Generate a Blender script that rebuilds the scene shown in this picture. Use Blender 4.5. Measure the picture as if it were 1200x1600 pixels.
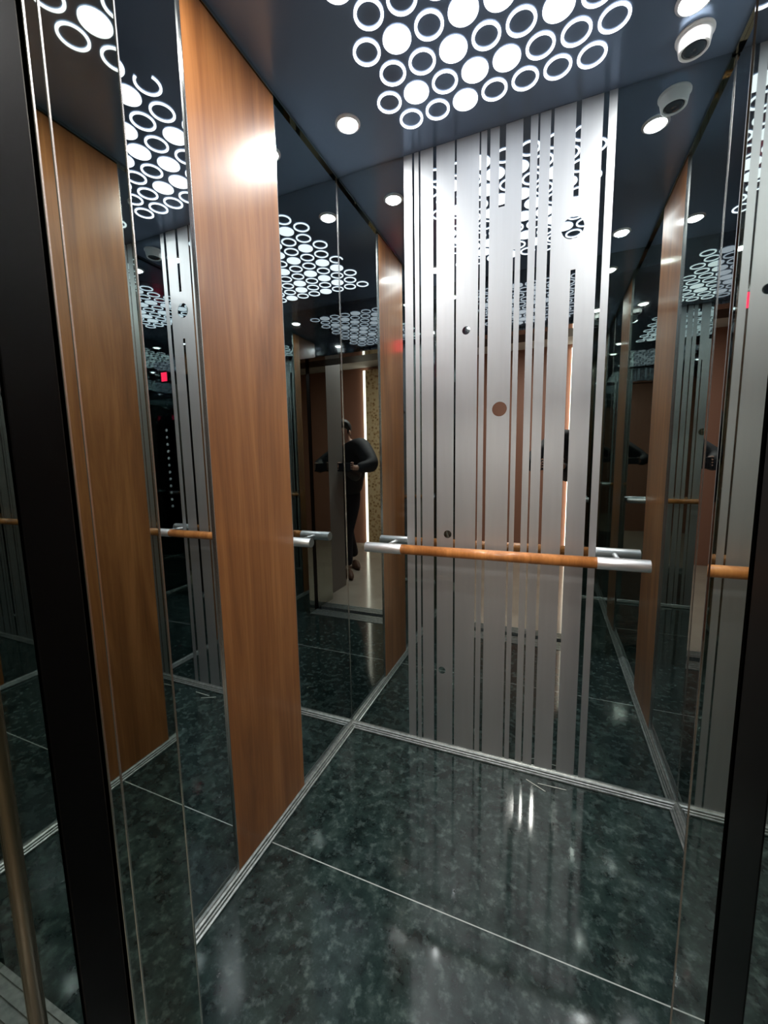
import bpy, bmesh, math, random
from mathutils import Vector, Matrix
random.seed(7)
sc = bpy.context.scene
for o in list(bpy.data.objects): bpy.data.objects.remove(o)
COL = sc.collection

# ---------------------------------------------------------------- camera
W, D, H = 1.30, 1.65, 2.475            # cabin: X 0..W, front wall Y .45, back mirror Y = D
XL, XR = 0.279, 0.987                  # doorway sides
YF = 0.45
cam_d = bpy.data.cameras.new('camera'); cam = bpy.data.objects.new('camera', cam_d); COL.objects.link(cam)
yaw, pitch, roll = 0.38987, 0.12454, -0.01715
F = Vector((-math.sin(yaw)*math.cos(pitch), math.cos(yaw)*math.cos(pitch), -math.sin(pitch)))
r0 = Vector((math.cos(yaw), math.sin(yaw), 0)); u0 = r0.cross(F)
rr = math.cos(roll)*r0 + math.sin(roll)*u0; uu = -math.sin(roll)*r0 + math.cos(roll)*u0
M = Matrix((rr, uu, -F)).transposed().to_4x4(); M.translation = Vector((0.8482, 0.0, 1.2906))
cam.matrix_world = M
cam_d.sensor_fit = 'VERTICAL'; cam_d.sensor_height = 32.0; cam_d.lens = 631.0*32.0/1600.0
cam_d.clip_start = 0.01; cam_d.clip_end = 50
sc.camera = cam

# ---------------------------------------------------------------- world and exposure
wd = bpy.data.worlds.new('world'); sc.world = wd; wd.use_nodes = True
wd.node_tree.nodes['Background'].inputs[0].default_value = (0.02, 0.02, 0.022, 1)
wd.node_tree.nodes['Background'].inputs[1].default_value = 0.3
sc.view_settings.view_transform = 'Standard'; sc.view_settings.look = 'None'
sc.view_settings.exposure = 0.0; sc.view_settings.gamma = 1.0
sc.view_settings.use_curve_mapping = False
cy = sc.cycles
cy.max_bounces = 16; cy.glossy_bounces = 14; cy.diffuse_bounces = 4; cy.transmission_bounces = 4
cy.caustics_reflective = True; cy.sample_clamp_indirect = 6.0; cy.blur_glossy = 0.3
cy.use_denoising = True

RING_E, SPOT_E, SPOT_W, LOBBY_W, LED_E = 2.9, 40.0, 6.2, 36.0, 8.0

def area_light(name, loc, size, power, color, rot=(0,0,0), spread=math.pi, shape='DISK'):
    l = bpy.data.lights.new(name, 'AREA'); l.shape = shape; l.size = size; l.energy = power; l.color = color
    l.spread = spread
    o = bpy.data.objects.new(name, l); o.location = loc; o.rotation_euler = rot; COL.objects.link(o); return o

SPOTS = [(0.150, 1.425), (1.160, 1.435), (0.150, 0.68), (1.160, 0.68)]
for i, (x, y) in enumerate(SPOTS):
    area_light('downlight_lamp', (x, y, H-0.012), 0.05, SPOT_W, (1.0, 0.98, 0.95))
area_light('lobby_fill_light', (0.75, -1.1, 2.66), 0.35, LOBBY_W, (1.0, 0.93, 0.85))  # added fill light that brightens the lobby, its real lamps are unseen

# ---------------------------------------------------------------- materials
def newmat(name):
    m = bpy.data.materials.new(name); m.use_nodes = True
    return m, m.node_tree, m.node_tree.nodes['Principled BSDF']
def simple(name, col, rough=0.5, metal=0.0, emit=None, estr=0.0, spec=0.5, coat=0.0, coat_r=0.05):
    m, nt, b = newmat(name)
    b.inputs['Base Color'].default_value = (*col, 1); b.inputs['Roughness'].default_value = rough
    b.inputs['Metallic'].default_value = metal; b.inputs['Specular IOR Level'].default_value = spec
    b.inputs['Coat Weight'].default_value = coat; b.inputs['Coat Roughness'].default_value = coat_r
    if emit: b.inputs['Emission Color'].default_value = (*emit, 1); b.inputs['Emission Strength'].default_value = estr
    return m
def ramp(nt, stops):
    r = nt.nodes.new('ShaderNodeValToRGB'); cr = r.color_ramp
    while len(cr.elements) < len(stops): cr.elements.new(0.5)
    for e, (p, c) in zip(cr.elements, stops): e.position = p; e.color = (*c, 1)
    return r
def coords(nt, scale=(1,1,1)):
    g = nt.nodes.new('ShaderNodeNewGeometry'); mp = nt.nodes.new('ShaderNodeMapping')
    mp.inputs['Scale'].default_value = scale; nt.links.new(g.outputs['Position'], mp.inputs['Vector']); return mp
def noise(nt, vec, scale, detail=4, rough=0.5, dist=0.0):
    n = nt.nodes.new('ShaderNodeTexNoise'); n.inputs['Scale'].default_value = scale
    n.inputs['Detail'].default_value = detail; n.inputs['Roughness'].default_value = rough
    n.inputs['Distortion'].default_value = dist
    nt.links.new(vec.outputs[0], n.inputs['Vector']); return n

MIRROR = simple('mirror_glass', (0.54, 0.585, 0.59), 0.0, 1.0)
JAMB = simple('polished_dark_steel', (0.44, 0.49, 0.45), 0.015, 1.0)
BLACKMIR = simple('black_mirror_steel', (0.26, 0.27, 0.28), 0.03, 1.0)
CHROME = simple('chrome', (0.95, 0.95, 0.96), 0.34, 0.85)
STEEL = simple('bright_steel', (0.75, 0.74, 0.72), 0.25, 1.0)
BLACK = simple('black_rubber', (0.002, 0.002, 0.002), 0.35, 0.0, spec=0.12)
BRONZE = simple('dark_bronze', (0.10, 0.085, 0.05), 0.35, 0.8)
DARK = simple('dark_void', (0.01, 0.01, 0.01), 0.9)
GLOW = simple('lit_acrylic', (0.9, 0.9, 0.9), 0.4, 0, (0.93, 0.95, 1.0), RING_E)
LAMP = simple('lamp_lens', (0.9, 0.9, 0.9), 0.3, 0, (1.0, 0.99, 0.97), SPOT_E)
LED = simple('led_strip', (0.9, 0.9, 0.9), 0.3, 0, (1.0, 0.90, 0.72), LED_E)
RED = simple('red_display', (0.3, 0.0, 0.0), 0.3, 0, (1.0, 0.02, 0.08), 5.0)
BUTTON = simple('button_cap', (0.85, 0.86, 0.86), 0.35, 0.2)

def etched():
    m, nt, b = newmat('etched_matte_steel')
    c = coords(nt, (60, 1, 4)); n = noise(nt, c, 1.0, 3)
    rp = ramp(nt, [(0.3, (0.515, 0.54, 0.56)), (0.7, (0.54, 0.565, 0.585))])
    nt.links.new(n.outputs['Fac'], rp.inputs['Fac']); nt.links.new(rp.outputs['Color'], b.inputs['Base Color'])
    b.inputs['Metallic'].default_value = 1.0; b.inputs["Roughness"].default_value = 0.50
    return m
ETCH = etched()

def wood(name, k=1.0, rough=0.3, coat=0.6, coat_r=0.13):
    m, nt, b = newmat(name)
    c = coords(nt, (9, 9, 0.8)); n1 = noise(nt, c, 1.0, 5, 0.6, 1.2)
    c2 = coords(nt, (110, 110, 2.2)); n2 = noise(nt, c2, 1.0, 4, 0.65, 0.3)
    mx = nt.nodes.new('ShaderNodeMath'); mx.operation = 'MULTIPLY_ADD'
    nt.links.new(n2.outputs['Fac'], mx.inputs[0]); mx.inputs[1].default_value = 0.28
    ad = nt.nodes.new('ShaderNodeMath'); ad.operation = 'MULTIPLY'; ad.inputs[1].default_value = 0.76
    nt.links.new(n1.outputs['Fac'], ad.inputs[0]); nt.links.new(ad.outputs[0], mx.inputs[2])
    rp = ramp(nt, [(0.32, (0.15*k, 0.050*k, 0.012*k)), (0.5, (0.25*k, 0.092*k, 0.024*k)), (0.66, (0.37*k, 0.150*k, 0.045*k))])
    nt.links.new(mx.outputs[0], rp.inputs['Fac']); nt.links.new(rp.outputs['Color'], b.inputs['Base Color'])
    b.inputs['Roughness'].default_value = rough; b.inputs['Coat Weight'].default_value = coat
    b.inputs['Coat Roughness'].default_value = coat_r
    return m
WOOD = wood('walnut_laminate', 1.0, 0.42, 0.85, 0.17)
RAILWOOD = wood('rail_wood', 2.0, 0.35, 0.5, 0.1)

def granite():
    m, nt, b = newmat('dark_green_granite')
    c = coords(nt)
    n1 = noise(nt, c, 13, 8, 0.7, 0.1); n2 = noise(nt, c, 34, 6, 0.6)
    r1 = ramp(nt, [(0.34, (0.005, 0.010, 0.010)), (0.54, (0.018, 0.032, 0.030)), (0.74, (0.050, 0.074, 0.067))])
    nt.links.new(n1.outputs['Fac'], r1.inputs['Fac'])
    r2 = ramp(nt, [(0.52, (0, 0, 0)), (0.76, (0.065, 0.085, 0.08))]); nt.links.new(n2.outputs['Fac'], r2.inputs['Fac'])
    a = nt.nodes.new('ShaderNodeMixRGB'); a.blend_type = 'ADD'; a.inputs[0].default_value = 1
    nt.links.new(r1.outputs[0], a.inputs[1]); nt.links.new(r2.outputs[0], a.inputs[2])
    v = nt.nodes.new('ShaderNodeTexVoronoi'); v.inputs['Scale'].default_value = 55
    nt.links.new(c.outputs[0], v.inputs['Vector'])
    r3 = ramp(nt, [(0.08, (0.10, 0.12, 0.12)), (0.17, (0, 0, 0))]); nt.links.new(v.outputs['Distance'], r3.inputs['Fac'])
    a2 = nt.nodes.new('ShaderNodeMixRGB'); a2.blend_type = 'ADD'; a2.inputs[0].default_value = 0.22
    nt.links.new(a.outputs[0], a2.inputs[1]); nt.links.new(r3.outputs[0], a2.inputs[2])
    # grout joint at Y = .99
    sp = nt.nodes.new('ShaderNodeSeparateXYZ'); nt.links.new(c.outputs[0], sp.inputs[0])
    s = nt.nodes.new('ShaderNodeMath'); s.operation = 'SUBTRACT'; nt.links.new(sp.outputs['Y'], s.inputs[0]); s.inputs[1].default_value = 0.99
    ab = nt.nodes.new('ShaderNodeMath'); ab.operation = 'ABSOLUTE'; nt.links.new(s.outputs[0], ab.inputs[0])
    lt = nt.nodes.new('ShaderNodeMath'); lt.operation = 'LESS_THAN'; nt.links.new(ab.outputs[0], lt.inputs[0]); lt.inputs[1].default_value = 0.0016
    mg = nt.nodes.new('ShaderNodeMixRGB'); nt.links.new(lt.outputs[0], mg.inputs[0]); nt.links.new(a2.outputs[0], mg.inputs[1])
    mg.inputs[2].default_value = (0.42, 0.45, 0.43, 1)
    nt.links.new(mg.outputs[0], b.inputs['Base Color'])
    b.inputs['Roughness'].default_value = 0.09; b.inputs['Specular IOR Level'].default_value = 0.5
    return m
GRANITE = granite()

def ceiling_mat():
    m, nt, b = newmat('dark_blue_steel_ceiling')
    b.inputs['Base Color'].default_value = (0.19, 0.26, 0.38, 1); b.inputs['Metallic'].default_value = 0.6
    b.inputs['Roughness'].default_value = 0.22
    return m
CEIL = ceiling_mat()

def alu():
    m, nt, b = newmat('ribbed_aluminium')
    c = coords(nt, (60, 60, 60)); n = noise(nt, c, 1.0, 4)
    rp = ramp(nt, [(0.3, (0.24, 0.27, 0.26)), (0.7, (0.42, 0.45, 0.44))])
    nt.links.new(n.outputs['Fac'], rp.inputs['Fac']); nt.links.new(rp.outputs['Color'], b.inputs['Base Color'])
    b.inputs['Metallic'].default_value = 0.7; b.inputs['Roughness'].default_value = 0.36
    return m
ALU = alu()

def gold():
    m, nt, b = newmat('gold_mosaic_wallpaper')
    c = coords(nt); v = nt.nodes.new('ShaderNodeTexVoronoi'); v.inputs['Scale'].default_value = 22
    nt.links.new(c.outputs[0], v.inputs['Vector']); n = noise(nt, c, 30, 5, 0.7)
    mx = nt.nodes.new('ShaderNodeMath'); mx.operation = 'MULTIPLY'
    nt.links.new(v.outputs['Distance'], mx.inputs[0]); nt.links.new(n.outputs['Fac'], mx.inputs[1])
    rp = ramp(nt, [(0.04, (0.20, 0.10, 0.035)), (0.13, (0.5, 0.31, 0.13)), (0.28, (0.8, 0.6, 0.34))])
    nt.links.new(mx.outputs[0], rp.inputs['Fac']); nt.links.new(rp.outputs['Color'], b.inputs['Base Color'])
    b.inputs['Roughness'].default_value = 0.45
    return m
GOLD = gold()
BROWN = simple('pinkish_brown_wall', (0.36, 0.17, 0.115), 0.55)
LOBBYW = simple('warm_grey_wall', (0.22, 0.20, 0.18), 0.6)
def lobby_tile():
    m, nt, b = newmat('beige_polished_tile'); c = coords(nt); n = noise(nt, c, 3, 5)
    rp = ramp(nt, [(0.3, (0.36, 0.31, 0.25)), (0.7, (0.46, 0.40, 0.33))])
    nt.links.new(n.outputs['Fac'], rp.inputs['Fac']); nt.links.new(rp.outputs['Color'], b.inputs['Base Color'])
    b.inputs['Roughness'].default_value = 0.12; return m
TILE = lobby_tile()
WHITE = simple('white_paint', (0.6, 0.58, 0.55), 0.7)
JACKET = simple('black_jacket', (0.010, 0.012, 0.016), 0.75)
JEANS = simple('dark_trousers', (0.013, 0.014, 0.02), 0.85)
SKIN = simple('skin', (0.50, 0.27, 0.19), 0.5)
HAIR = simple('dark_hair', (0.012, 0.009, 0.007), 0.6)
SHOE = simple('brown_shoe_leather', (0.10, 0.045, 0.025), 0.5)
PHONE = simple('black_phone', (0.01, 0.01, 0.012), 0.2)
CAMWHITE = simple('white_plastic', (0.85, 0.86, 0.86), 0.35)
LENSDARK = simple('smoked_dome', (0.03, 0.04, 0.05), 0.08)

# ---------------------------------------------------------------- helpers
def bx(bm, x0, x1, y0, y1, z0, z1, mi=0):
    vs = [bm.verts.new((x, y, z)) for x in (x0, x1) for y in (y0, y1) for z in (z0, z1)]
    for f in ((0,1,3,2), (4,6,7,5), (0,4,5,1), (2,3,7,6), (0,2,6,4), (1,5,7,3)):
        fc = bm.faces.new([vs[i] for i in f]); fc.material_index = mi
def obj(name, bm, mats, parent=None, smooth=False, bevel=0.0, origin=None):
    bmesh.ops.recalc_face_normals(bm, faces=bm.faces)
    me = bpy.data.meshes.new(name); 
    if origin is not None: bmesh.ops.translate(bm, verts=bm.verts, vec=-Vector(origin))
    bm.to_mesh(me); bm.free()
    for m in (mats if isinstance(mats, (list, tuple)) else [mats]): me.materials.append(m)
    if smooth:
        for p in me.polygons: p.use_smooth = True
    o = bpy.data.objects.new(name, me); COL.objects.link(o)
    if origin is not None: o.location = origin
    if parent:
        o.parent = parent
        if origin is None: o.matrix_parent_inverse = Matrix.Translation(parent.location).inverted() 
        else: o.location = Vector(origin) - parent.location
    if bevel:
        b = o.modifiers.new('bevel', 'BEVEL'); b.width = bevel; b.segments = 2; b.limit_method = 'ANGLE'
    return o
def box(name, x0, x1, y0, y1, z0, z1, mat, parent=None, bevel=0.0):
    bm = bmesh.new(); bx(bm, x0, x1, y0, y1, z0, z1); return obj(name, bm, mat, parent, bevel=bevel)
def thing(name, label, cat, loc, group=None):
    o = bpy.data.objects.new(name, None); COL.objects.link(o); o.location = loc; o.empty_display_size = 0.05
    o['label'] = label; o['category'] = cat
    if group: o['group'] = group
    return o
def tag(o, label, cat, group=None, kind=None):
    if label: o['label'] = label
    if cat: o['category'] = cat
    if group: o['group'] = group
    if kind: o['kind'] = kind
    return o
def struct(o, label=None):
    o['kind'] = 'structure'
    if label: o['label'] = label
    return o
def sempty(name, label, loc=(0,0,0)):
    o = bpy.data.objects.new(name, None); COL.objects.link(o); o.location = loc; o.empty_display_size = 0.05
    return struct(o, label)
def tube(bm, a, b, r, n=24, cap=True):
    a, b = Vector(a), Vector(b); d = (b-a).normalized()
    s = d.cross(Vector((0,0,1))); s = s.normalized() if s.length > 1e-4 else Vector((1,0,0)); t = d.cross(s)
    ra = [bm.verts.new(a + r*(math.cos(2*math.pi*i/n)*s + math.sin(2*math.pi*i/n)*t)) for i in range(n)]
    rb = [bm.verts.new(b + r*(math.cos(2*math.pi*i/n)*s + math.sin(2*math.pi*i/n)*t)) for i in range(n)]
    for i in range(n): bm.faces.new((ra[i], ra[(i+1)%n], rb[(i+1)%n], rb[i]))
    if cap: bm.faces.new(ra); bm.faces.new(rb[::-1])
def lathe(bm, cx, cy, prof, n=40, a0=0.0, a1=2*math.pi):
    """prof: closed loop of (radius, z)."""
    full = abs(a1-a0-2*math.pi) < 1e-6; m = n if full else n+1
    rings = []
    for i in range(m):
        a = a0 + (a1-a0)*i/n
        rings.append([bm.verts.new((cx+r*math.cos(a), cy+r*math.sin(a), z)) for r, z in prof])
    k = len(prof)
    for i in range(n):
        A, B = rings[i], rings[(i+1) % m]
        for j in range(k):
            bm.faces.new((A[j], A[(j+1)%k], B[(j+1)%k], B[j]))
    if not full: bm.faces.new(rings[0]); bm.faces.new(rings[-1][::-1])
def disc(bm, cx, cy, r, z0, z1, n=40):
    tube(bm, (cx, cy, z0), (cx, cy, z1), r, n)

# ---------------------------------------------------------------- cabin shell
struct(box('floor', -0.05, W+0.05, YF, D+0.03, -0.04, 0.0, GRANITE), 'dark green granite lift floor with one pale joint')
struct(box('ceiling', -0.05, W+0.05, YF-0.12, D+0.03, H, H+0.04, CEIL), 'dark blue polished steel lift ceiling')
struct(box('wall_left', -0.06, -0.027, YF, D+0.03, 0, H, DARK))
struct(box('wall_right', W+0.027, W+0.06, YF, D+0.03, 0, H, DARK))
struct(box('wall_back', -0.06, W+0.06, D+0.008, D+0.04, 0, H, DARK))

def trim_profile(name, p0, p1, nrm, label):
    """ribbed aluminium skirting between p0 and p1 at the floor, facing nrm."""
    bm = bmesh.new(); p0, p1, n = Vector(p0), Vector(p1), Vector(nrm)
    prof = [(0,0), (0.024,0), (0.024,0.003), (0.027,0.003), (0.027,0.0075), (0.0225,0.0095), (0.0215,0.0065), (0.0195,0.0065), (0.0185,0.0125), (0.0155,0.0145), (0.0145,0.0105), (0.0125,0.0105), (0.0115,0.018), (0.0065,0.021), (0.004,0.024), (0,0.024)]
    A = [bm.verts.new(p0 + n*a + Vector((0,0,z))) for a, z in prof]
    B = [bm.verts.new(p1 + n*a + Vector((0,0,z))) for a, z in prof]
    k = len(prof)
    for j in range(k): bm.faces.new((A[j], A[(j+1)%k], B[(j+1)%k], B[j]))
    bm.faces.new(A); bm.faces.new(B[::-1])
    return struct(obj(name, bm, ALU), label)
trim_profile('baseboard_left', (-0.02, YF+0.002, 0), (-0.02, D, 0), (1,0,0), 'ribbed aluminium skirting along the left wall')
trim_profile('baseboard_right', (W+0.02, D, 0), (W+0.02, YF+0.002, 0), (-1,0,0), 'ribbed aluminium skirting along the right wall')
trim_profile('baseboard_back', (-0.02, D, 0), (W+0.02, D, 0), (0,-1,0), 'ribbed aluminium skirting along the back mirror')

# mirrors
YA, YB = 0.855, 1.218          # wood panels between YA and YB
def mirror(x0, x1, y0, y1, label, z0=0.024):
    o = box('mirror_panel', x0, x1, y0, y1, z0, H-0.001, MIRROR); tag(o, label, 'mirror'); return o
mirror(-0.026, -0.02, YF+0.002, YA+0.005, 'mirror strip on the left wall between doorway and wooden panel')
mirror(-0.026, -0.02, YB-0.005, D-0.002, 'tall mirror on the left wall between wooden panel and back corner')
mirror(W+0.02, W+0.026, YF+0.002, YA+0.005, 'mirror strip on the right wall nearest the doorway')
mirror(W+0.02, W+0.026, YB-0.005, D-0.002, 'narrow-looking tall mirror on the right wall by the back corner')

# back mirror: left sheet, etched sheet, right sheet
PX0, PX1 = 0.279, 1.014
mirror(-0.026, PX0-0.0005, D, D+0.006, 'plain mirror on the back wall left of the etched panel')
mirror(PX1+0.0005, W+0.026, D, D+0.006, 'plain dark mirror on the back wall right of the etched panel')
STR = [(0.3135,0.3225), (0.340,0.3475), (0.398,0.411), (0.4815,0.489), (0.573,0.579), (0.600,0.6115), (0.698,0.705),
       (0.724,0.749), (0.7735,0.780), (0.8145,0.825), (0.893,0.909), (0.974,0.990)]
DISCS = [(0.895, 2.082, 0.036), (0.660, 1.484, 0.0275), (0.529, 1.791, 0.0155), (0.458, 0.982, 0.0165), (0.434, 0.371, 0.016)]
# mirror strips with gaps (index: list of (z0,z1) that stay matte)
GAPS = {10: [(1.945, 2.175)]}
def etched_panel():
    bm = bmesh.new(); z0, z1 = 0.024, H-0.001
    bx(bm, PX0, PX1, D, D+0.006, z0, z1, 0)          # clear mirror sheet
    y0, y1 = D-0.0006, D+0.0004
    def band(a, b, za=z0, zb=z1): bx(bm, a, b, y0, y1, za, zb, 1)
    S6 = (0.644, 0.666, 2.205)                      # short clear stripe from the top
    edges = [PX0] + [v for s in STR for v in s] + [PX1]
    for i in range(0, len(edges), 2):
        a, b = edges[i], edges[i+1]
        ds = [d for d in DISCS if a < d[0] < b or (a-0.001 < d[0]+d[2] and d[0]-d[2] < b+0.001)]
        if not ds: band(a, b); continue
        za = z0; top = z1
        if a < S6[0] < b: top = S6[2]; band(a, S6[0], top, z1); band(S6[1], b, top, z1)
        for cx, cz, r in sorted(ds, key=lambda d: d[1]):
            band(a, b, za, cz-r)
            n = 18
            for j in range(n):                          # matte either side of the clear disc
                t0, t1 = -math.pi/2 + math.pi*j/n, -math.pi/2 + math.pi*(j+1)/n
                zz0, zz1 = cz + r*math.sin(t0), cz + r*math.sin(t1)
                for sgn in (-1, 1):
                    xa0, xa1 = cx + sgn*r*math.cos(t0), cx + sgn*r*math.cos(t1)
                    xe = a if sgn < 0 else b
                    c0 = min(max(xa0, a), b); c1 = min(max(xa1, a), b)
                    if abs(c0-xe) < 1e-5 and abs(c1-xe) < 1e-5: continue
                    vs = [(c0, zz0), (c1, zz1), (xe, zz1), (xe, zz0)]
                    fr = [bm.verts.new((x, y0, z)) for x, z in vs]
                    try: f = bm.faces.new(fr); f.material_index = 1
                    except ValueError: pass
            za = cz+r
        band(a, b, za, top)
    for k, gl in GAPS.items():
        for za, zb in gl:
            if zb > za:
                a, b = STR[k]
                cx, cz, r = DISCS[0]
                band(a, b, za, cz-0.034); band(a, b, cz+0.034, zb)
    band(STR[6][0], STR[6][1], 2.05, z1)
    o = obj('etched_mirror', bm, [MIRROR, ETCH])
    tag(o, 'matte silver etched mirror with clear vertical stripes and discs', 'mirror')
etched_panel()
# slim steel beads in the corners
struct(box('trim_1', -0.0195, -0.018, D-0.0025, D-0.001, 0.024, H-0.001, STEEL), 'slim steel bead in the left back corner')
struct(box('trim_2', W+0.018, W+0.0195, D-0.0025, D-0.001, 0.024, H-0.001, STEEL), 'slim steel bead in the right back corner')
# slim dark cornice beads under the ceiling
struct(box('trim_3', -0.0195, -0.010, YF+0.003, D-0.005, H-0.012, H-0.001, JAMB))
struct(box('trim_4', W+0.010, W+0.0195, YF+0.003, D-0.005, H-0.012, H-0.001, JAMB))

# wooden panels
def wood_panel(x0, x1, face, label):
    t = thing('wood_panel', label, 'wall panel', (x0 if face > 0 else x1, (YA+YB)/2, 0.012))
    box('board', min(x0,x1), max(x0,x1), YA, YB, 0.0245, H-0.0145, WOOD, t, bevel=0.0006)
    for y in (YA-0.0024, YB+0.0002):
        box('edge_strip', min(x0,x1), max(x0,x1), y, y+0.0022, 0.0245, H-0.0145, STEEL, t)
wood_panel(-0.0198, -0.0135, 1, 'tall glossy reddish brown wooden panel on the left wall')
wood_panel(W+0.0198, W+0.0135, -1, 'tall brown wooden panel on the right wall, seen only in the mirrors')

# ---------------------------------------------------------------- ceiling light pattern
PITCH, ROW, R0 = 0.0938, 0.0905, 0.0402
RI = 0.0325
known = {0: 'rrdrrrr', 1: 'rdrddrrr', 2: 'rrdrrdr', 3: 'rdrddrdr', 4: 'rrdrdrr', 5: 'cdrrddrr', 6: 'drdrrdr', 7: 'rrdrdrdr', 8: 'rdrrdrr', 9: 'rrrdrrdr'}
cl = thing('ceiling_light', 'ceiling light panel with white glowing rings and discs cut in rows', 'ceiling light', (0.644, 1.09, H))
for row, pat in known.items():
    x0 = 0.3625 if row % 2 == 0 else 0.3155
    y = 1.496 - ROW*row
    for k, ch in enumerate(pat):
        x = x0 + PITCH*k; bm = bmesh.new()
        if ch == 'd':
            disc(bm, x, y, R0, H-0.003, H-0.0002, 40); nm = 'light_disc'
        elif ch == 'c':
            lathe(bm, x, y, [(RI, H-0.003), (R0, H-0.003), (R0, H-0.0002), (RI, H-0.0002)], 40, math.radians(285-360), math.radians(200)); nm = 'light_ring'
        else:
            lathe(bm, x, y, [(RI, H-0.003), (R0, H-0.003), (R0, H-0.0002), (RI, H-0.0002)], 44); nm = 'light_ring'
        obj(nm, bm, GLOW, cl)

LBL = ['ceiling downlight over the left back corner', 'ceiling downlight over the right back corner by the dome camera',
       'ceiling downlight over the left front corner, seen in mirrors', 'ceiling downlight over the right front corner, seen in mirrors']
for (x, y), lab in zip(SPOTS, LBL):
    t = thing('downlight', 'small round white ' + lab, 'downlight', (x, y, H), 'ceiling downlights')
    bm = bmesh.new(); lathe(bm, x, y, [(0.0345, H-0.0002), (0.0345, H-0.006), (0.036, H-0.008), (0.044, H-0.003), (0.044, H-0.0002)], 40)
    obj('bezel', bm, CHROME, t, smooth=False)
    bm = bmesh.new(); disc(bm, x, y, 0.034, H-0.005, H-0.0005, 40); obj('lens', bm, LAMP, t)

# dome camera
cx_, cy_ = 1.190, 1.548
t = thing('dome_camera', 'small white dome camera with dark round face beside the right back downlight', 'camera', (cx_, cy_, H))
bm = bmesh.new(); lathe(bm, cx_, cy_, [(0.030, H-0.0002), (0.047, H-0.0002), (0.047, H-0.004), (0.043, H-0.008), (0.037, H-0.038), (0.034, H-0.040), (0.030, H-0.037)], 44)
obj('housing', bm, CAMWHITE, t, smooth=False)
bm = bmesh.new(); pr = [(0.0005, H-0.0415), (0.012, H-0.041), (0.022, H-0.0395), (0.0295, H-0.036), (0.0005, H-0.034)]
lathe(bm, cx_, cy_, pr, 36); obj('lens_cover', bm, LENSDARK, t, smooth=True)

# ---------------------------------------------------------------- handrail
RY, RZ, RR = D-0.085, 0.924, 0.0205
t = thing('handrail', 'brown wooden handrail with chrome ends across the back mirror', 'handrail', (0.645, RY, RZ))
bm = bmesh.new(); tube(bm, (0.282, RY, RZ), (1.011, RY, RZ), RR, 32); obj('wooden_rail', bm, RAILWOOD, t, smooth=False)
for a, b in ((0.118, 0.282), (1.011, 1.172)):
    bm = bmesh.new(); tube(bm, (a, RY, RZ), (b, RY, RZ), RR+0.0012, 32); obj('chrome_end', bm, CHROME, t, bevel=0.0015)
for x in (0.20, 1.085):
    bm = bmesh.new(); tube(bm, (x, RY+0.012, RZ), (x, D-0.0005, RZ), 0.009, 20)
    p = obj('standoff', bm, CHROME, t)
    bm = bmesh.new(); tube(bm, (x, D-0.006, RZ), (x, D-0.0002, RZ), 0.022, 28)
    f = obj('flange', bm, CHROME, None); f.parent = p; f.matrix_parent_inverse = (Matrix.Translation(t.location)).inverted()
for o in t.children:
    for pl in o.data.polygons:
        if len(pl.vertices) == 4: pl.use_smooth = True

# ---------------------------------------------------------------- front wall and doorways
HD = 2.11
d1 = sempty('door_1', 'polished dark steel doorway of the lift cabin', (XL, YF, 0))
d1b = []
def ch(name, x0, x1, y0, y1, z0, z1, mat, par, bevel=0): return box(name, x0, x1, y0, y1, z0, z1, mat, par, bevel)
ch('jamb', -0.05, XL, 0.333, YF, 0.0, H, JAMB, d1)
ch('jamb', XR, W+0.05, 0.372, YF, 0.0, H, JAMB, d1)
ch('header', XL, XR, 0.352, YF, HD, H, BLACKMIR, d1)
for y in (YF-0.0025, 0.350, 0.3335):
    ch('edge_bead', XL, XL+0.0012, y, y+0.0022, 0.004, HD, STEEL, d1)
ch('edge_bead', XR-0.0008, XR, YF-0.0015, YF, 0.004, HD, BLACKMIR, d1)
ch('header_gap_mask', XL, XR, 0.2905, 0.3515, HD+0.01, 2.4, BLACK, d1)  # added black filler that keeps the lit gap between the headers dark
d2 = sempty('door_2', 'dark steel landing doorway framing the lift', (XL, 0.2, 0))
ch('jamb', XL-0.12, XL, 0.05, 0.268, 0.0, 2.25, JAMB, d2)
ch('jamb', XR, XR+0.12, 0.05, 0.314, 0.0, 2.25, JAMB, d2)
ch('header', XL, XR, 0.05, 0.29, HD+0.03, 2.25, BLACK, d2)
bm = bmesh.new(); tube(bm, (XL+0.002, 0.222, 0.004), (XL+0.002, 0.222, HD), 0.008, 16); obj('bronze_bead', bm, BRONZE, d2, smooth=True)
# door leaves slid open into their pockets
for xa, xb, ya, yb, lab in ((XL-0.55, XL-0.001, 0.2715, 0.329, 'black-edged sliding door slid open into the left pocket of the doorway'),
                            (XR+0.001, XR+0.45, 0.3165, 0.3685, 'black-edged sliding door slid open into the right pocket of the doorway')):
    left = xa < 0.3
    t = thing('sliding_door', lab, 'door', ((xa+xb)/2, (ya+yb)/2, 0.004))
    if left:
        ch('leaf', xa, xb-0.02, ya, yb, 0.004, HD+0.05, BLACKMIR, t); ch('rubber_edge', xb-0.02, xb, ya, yb, 0.004, HD+0.05, BLACK, t, 0.002)
    else:
        ch('leaf', xa+0.02, xb, ya, yb, 0.004, HD+0.05, BLACKMIR, t); ch('rubber_edge', xa, xa+0.02, ya, yb, 0.004, HD+0.05, BLACK, t, 0.002)
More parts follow.
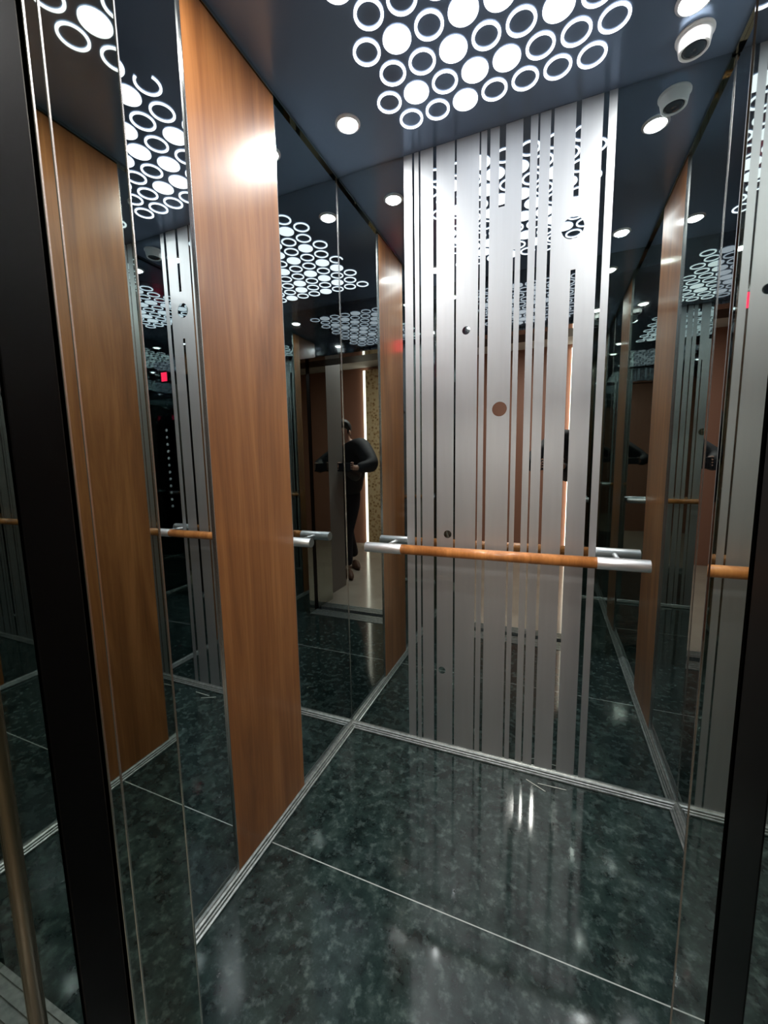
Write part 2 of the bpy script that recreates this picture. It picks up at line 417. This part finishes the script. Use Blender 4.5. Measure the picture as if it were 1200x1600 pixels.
# sills
def sill(y0, y1, lab):
    bm = bmesh.new(); n = 5; w = (y1-y0)/(2*n-1)
    bx(bm, XL, XR, y0, y1, -0.03, 0.0)
    for i in range(n): bx(bm, XL, XR, y0+2*i*w, y0+(2*i+1)*w, 0.0, 0.004)
    o = obj('door_sill', bm, ALU); tag(o, lab, 'door sill')
sill(0.335, 0.449, 'grooved aluminium sill on the cabin side of the doorway')
sill(0.165, 0.268, 'grooved aluminium sill on the landing side of the doorway')
struct(box('floor_gap', XL-0.6, XR+0.5, 0.269, 0.3345, -0.12, -0.06, DARK))  # dark block standing in for the shade down the shaft gap
bpy.data.objects['floor_gap'].name = 'floor_gap_shade'

# control panel on the left front return
t = thing('control_panel', 'black lift control panel with a column of buttons and red display, seen in mirrors', 'control panel', (0.15, YF, 1.4))
ch('faceplate', 0.035, 0.262, YF+0.0005, YF+0.006, 0.70, 2.25, BLACKMIR, t, 0.001)
ch('display', 0.125, 0.195, YF+0.006, YF+0.009, 2.07, 2.15, RED, t)
for k in range(12):
    z = 1.62 - 0.066*k
    bm = bmesh.new(); tube(bm, (0.135, YF+0.006, z), (0.135, YF+0.010, z), 0.0125, 20); obj('button', bm, BUTTON, t)

# ---------------------------------------------------------------- lobby behind the camera
struct(box('floor_lobby', -1.2, 3.2, -2.45, 0.164, -0.04, -0.0005, TILE), 'beige polished tile floor of the lobby')
struct(box('ceiling_lobby', -1.2, 3.2, -2.45, 0.05, 2.70, 2.74, WHITE))
lw = bmesh.new()
bx(lw, -1.2, XL-0.12, 0.05, 0.12, 0, 2.7); bx(lw, XR+0.12, 3.2, 0.05, 0.12, 0, 2.7); bx(lw, XL-0.12, XR+0.12, 0.05, 0.12, 2.25, 2.7)
struct(obj('wall_landing', lw, LOBBYW), 'lobby wall around the lift doorway')
struct(box('wall_lobby_back', -1.2, 3.2, -2.50, -2.45, 0, 2.7, BROWN), 'pinkish brown lobby wall')
struct(box('wall_lobby_left', -1.25, -1.2, -2.45, 0.12, 0, 2.7, BROWN))
struct(box('wall_lobby_right', 3.2, 3.25, -2.45, 0.12, 0, 2.7, LOBBYW))
t = thing('decorative_wall_panel', 'gold mosaic wall panel edged by glowing strips, seen in the mirror', 'wall panel', (1.42, -2.45, 0.0))
ch('mosaic_board', 1.10, 1.72, -2.449, -2.40, 0.0, 2.65, GOLD, t)
ch('light_strip', 1.72, 1.765, -2.449, -2.415, 0.0, 2.65, LED, t)
ch('light_strip', 1.055, 1.10, -2.449, -2.415, 0.0, 2.65, LED, t)
struct(box('wall_side_pier', 1.07, 1.32, -0.38, 0.0495, 0, 2.7, LOBBYW), 'grey pier beside the lift doorway')
# rim around the added lobby fill light, no real fitting known
t = thing('lobby_fill_rim', 'round steel rim around the added fill light of the lobby', 'ceiling light', (0.75, -1.1, 2.70))
bm = bmesh.new(); lathe(bm, 0.75, -1.1, [(0.19, 2.6995), (0.21, 2.6995), (0.21, 2.665), (0.19, 2.665)], 40); obj('rim', bm, STEEL, t)

# ---------------------------------------------------------------- straws on the floor
for (a, b, lab) in (((0.798, 1.590), (0.871, 1.553), 'thin pale straw lying on the granite by the back skirting, nearer the camera'),
                    ((0.842, 1.585), (0.947, 1.589), 'thin pale straw lying along the foot of the back skirting')):
    bm = bmesh.new(); tube(bm, (a[0], a[1], 0.0016), (b[0], b[1], 0.0016), 0.0013, 8)
    tag(obj('straw', bm, simple('pale_straw', (0.55, 0.57, 0.52), 0.5)), lab, 'straw')

# ---------------------------------------------------------------- person with phone, seen only in the mirrors
def skin_mesh(name, pts, edges, mat, parent, root=0, sub=2):
    me = bpy.data.meshes.new(name); me.from_pydata([p[:3] for p in pts], edges, [])
    o = bpy.data.objects.new(name, me); COL.objects.link(o)
    s = o.modifiers.new('skin', 'SKIN'); s.use_smooth_shade = True
    for v, p in zip(me.skin_vertices[0].data, pts):
        v.radius = (p[3], p[4] if len(p) > 4 else p[3]); v.use_root = False
    me.skin_vertices[0].data[root].use_root = True
    b = o.modifiers.new('sub', 'SUBSURF'); b.levels = sub; b.render_levels = sub
    me.materials.append(mat)
    o.parent = parent; o.matrix_parent_inverse = Matrix.Translation(parent.location).inverted()
    return o
per = thing('person', 'person in black jacket leaning forward with a phone, seen in the left mirror', 'person', (1.18, -0.8, 0.0))
J = dict(pel=(1.24,-.84,.93), bel=(1.20,-.78,1.08), che=(1.11,-.68,1.28), upc=(1.06,-.60,1.41), nek=(1.10,-.56,1.49), hd0=(1.12,-.53,1.54), hd1=(1.13,-.50,1.59), hd2=(1.13,-.505,1.65),
         shL=(.93,-.52,1.47), elL=(.685,-.28,1.25), wrL=(.79,-.12,1.235), haL=(.812,-.075,1.243),
         shR=(1.17,-.64,1.38), elR=(.98,-.52,1.13), wrR=(.935,-.155,1.232), haR=(.915,-.085,1.243),
         hpL=(1.18,-.81,.84), knL=(1.21,-.70,.50), anL=(1.20,-.68,.11), hpR=(1.31,-.88,.84), knR=(1.32,-.92,.49), anR=(1.31,-1.08,.13))
# body: one continuous skin surface (head, neck, torso, arms, legs)
names = list(J); idx = {k: i for i, k in enumerate(names)}
rad = dict(pel=.125, bel=.12, che=.14, upc=.13, nek=.055, hd0=.062, hd1=.083, hd2=.078, shL=.062, elL=.045, wrL=.027, haL=.026,
           shR=.062, elR=.045, wrR=.027, haR=.026, hpL=.088, knL=.06, anL=.04, hpR=.088, knR=.06, anR=.04)
E_ = [('pel','bel'),('bel','che'),('che','upc'),('upc','nek'),('nek','hd0'),('hd0','hd1'),('hd1','hd2'),
      ('upc','shL'),('shL','elL'),('elL','wrL'),('wrL','haL'),('upc','shR'),('shR','elR'),('elR','wrR'),('wrR','haR'),
      ('pel','hpL'),('hpL','knL'),('knL','anL'),('pel','hpR'),('hpR','knR'),('knR','anR')]
skin_mesh('body', [J[n]+(rad[n]*0.93,) for n in names], [(idx[a], idx[b]) for a, b in E_], SKIN, per)
# jacket
jn = ['pel','bel','che','upc','nek','shL','elL','wrL','shR','elR','wrR']; ji = {k: i for i, k in enumerate(jn)}
jr = dict(rad); jr.update(pel=.165, bel=.160, che=.180, upc=.165, nek=.066, shL=.100, elL=.078, wrL=.042, shR=.085, elR=.064, wrR=.040)
skin_mesh('jacket', [J[n]+(jr[n],) for n in jn], [(ji[a], ji[b]) for a, b in E_ if a in ji and b in ji], JACKET, per)
tn = ['bel','pel','hpL','knL','anL','hpR','knR','anR']; ti = {k: i for i, k in enumerate(tn)}
tr = dict(bel=.10, pel=.125, hpL=.098, knL=.074, anL=.058, hpR=.098, knR=.074, anR=.058)
skin_mesh('trousers', [J[n]+(tr[n],) for n in tn], [(ti[a], ti[b]) for a, b in E_ if a in ti and b in ti], JEANS, per)
# hair cap and face
bm = bmesh.new(); bmesh.ops.create_icosphere(bm, subdivisions=3, radius=1)
for v in bm.verts:
    v.co = Vector((v.co.x*.088, v.co.y*.104, v.co.z*.10))
    if v.co.y > 0.02 and v.co.z < 0.045: v.co.y = min(v.co.y, 0.035)
bmesh.ops.translate(bm, verts=bm.verts, vec=Vector((1.131, -.522, 1.640)))
obj('hair', bm, HAIR, per, smooth=True)
bm = bmesh.new()
def blob(bm, c, r):
    res = bmesh.ops.create_icosphere(bm, subdivisions=2, radius=1)
    for v in res['verts']: v.co = Vector((v.co.x*r[0]+c[0], v.co.y*r[1]+c[1], v.co.z*r[2]+c[2]))
blob(bm, (1.129, -.420, 1.587), (.013, .02, .022)); obj('nose', bm, SKIN, per, smooth=True)
bm = bmesh.new(); blob(bm, (1.129, -.428, 1.549), (.024, .008, .006)); obj('mouth', bm, simple('lips', (.4, .13, .11), .5), per, smooth=True)
for s in (-1, 1):
    bm = bmesh.new(); blob(bm, (1.129+s*.03, -.430, 1.604), (.012, .007, .006)); obj('eye', bm, PHONE, per, smooth=True)
    bm = bmesh.new(); blob(bm, (1.130+s*.083, -.51, 1.587), (.010, .02, .032)); obj('ear', bm, SKIN, per, smooth=True)
# fingers wrapping the phone
def finger(root, mid, tip, r):
    skin_mesh('finger', [root+(r,), mid+(r*.95,), tip+(r*.8,)], [(0,1),(1,2)], SKIN, per, sub=1)
for s, hx, px in ((-1, .812, .786), (1, .913, .940)):
    for k in range(4):
        z = 1.222 + k*0.019
        finger((hx+s*0.0, -.07, z), (px, -.048-0.002*k, z+.004), (px-s*.012, -.022, z+.006), .0085)
    finger((hx, -.075, 1.235), (hx+s*(-.006), -.05, 1.262), (hx-s*.004, -.040, 1.282), .0095)
for nm, (ax, ay) in (('shL', (1.20, -.68)), ('shR', (1.31, -1.08))):
    bm = bmesh.new(); res = bmesh.ops.create_uvsphere(bm, u_segments=20, v_segments=12, radius=1)
    for v in bm.verts:
        x, y, z = v.co; w = 1.0 - 0.18*max(0, y); h = 0.062 - 0.022*max(0, y)
        lx, ly = x*0.047*w, 0.06 + y*0.138
        v.co = Vector((ax + lx*0.77 - ly*0.64, ay + lx*0.64 + ly*0.77, max(0.001, 0.035 + z*h)))
    obj('shoe', bm, SHOE, per, smooth=True)
ph = box('phone', .786, .940, -.034, -.026, 1.205, 1.283, PHONE, None, bevel=0.003)
tag(ph, 'black smartphone held sideways in both hands, seen in the mirror', 'phone')
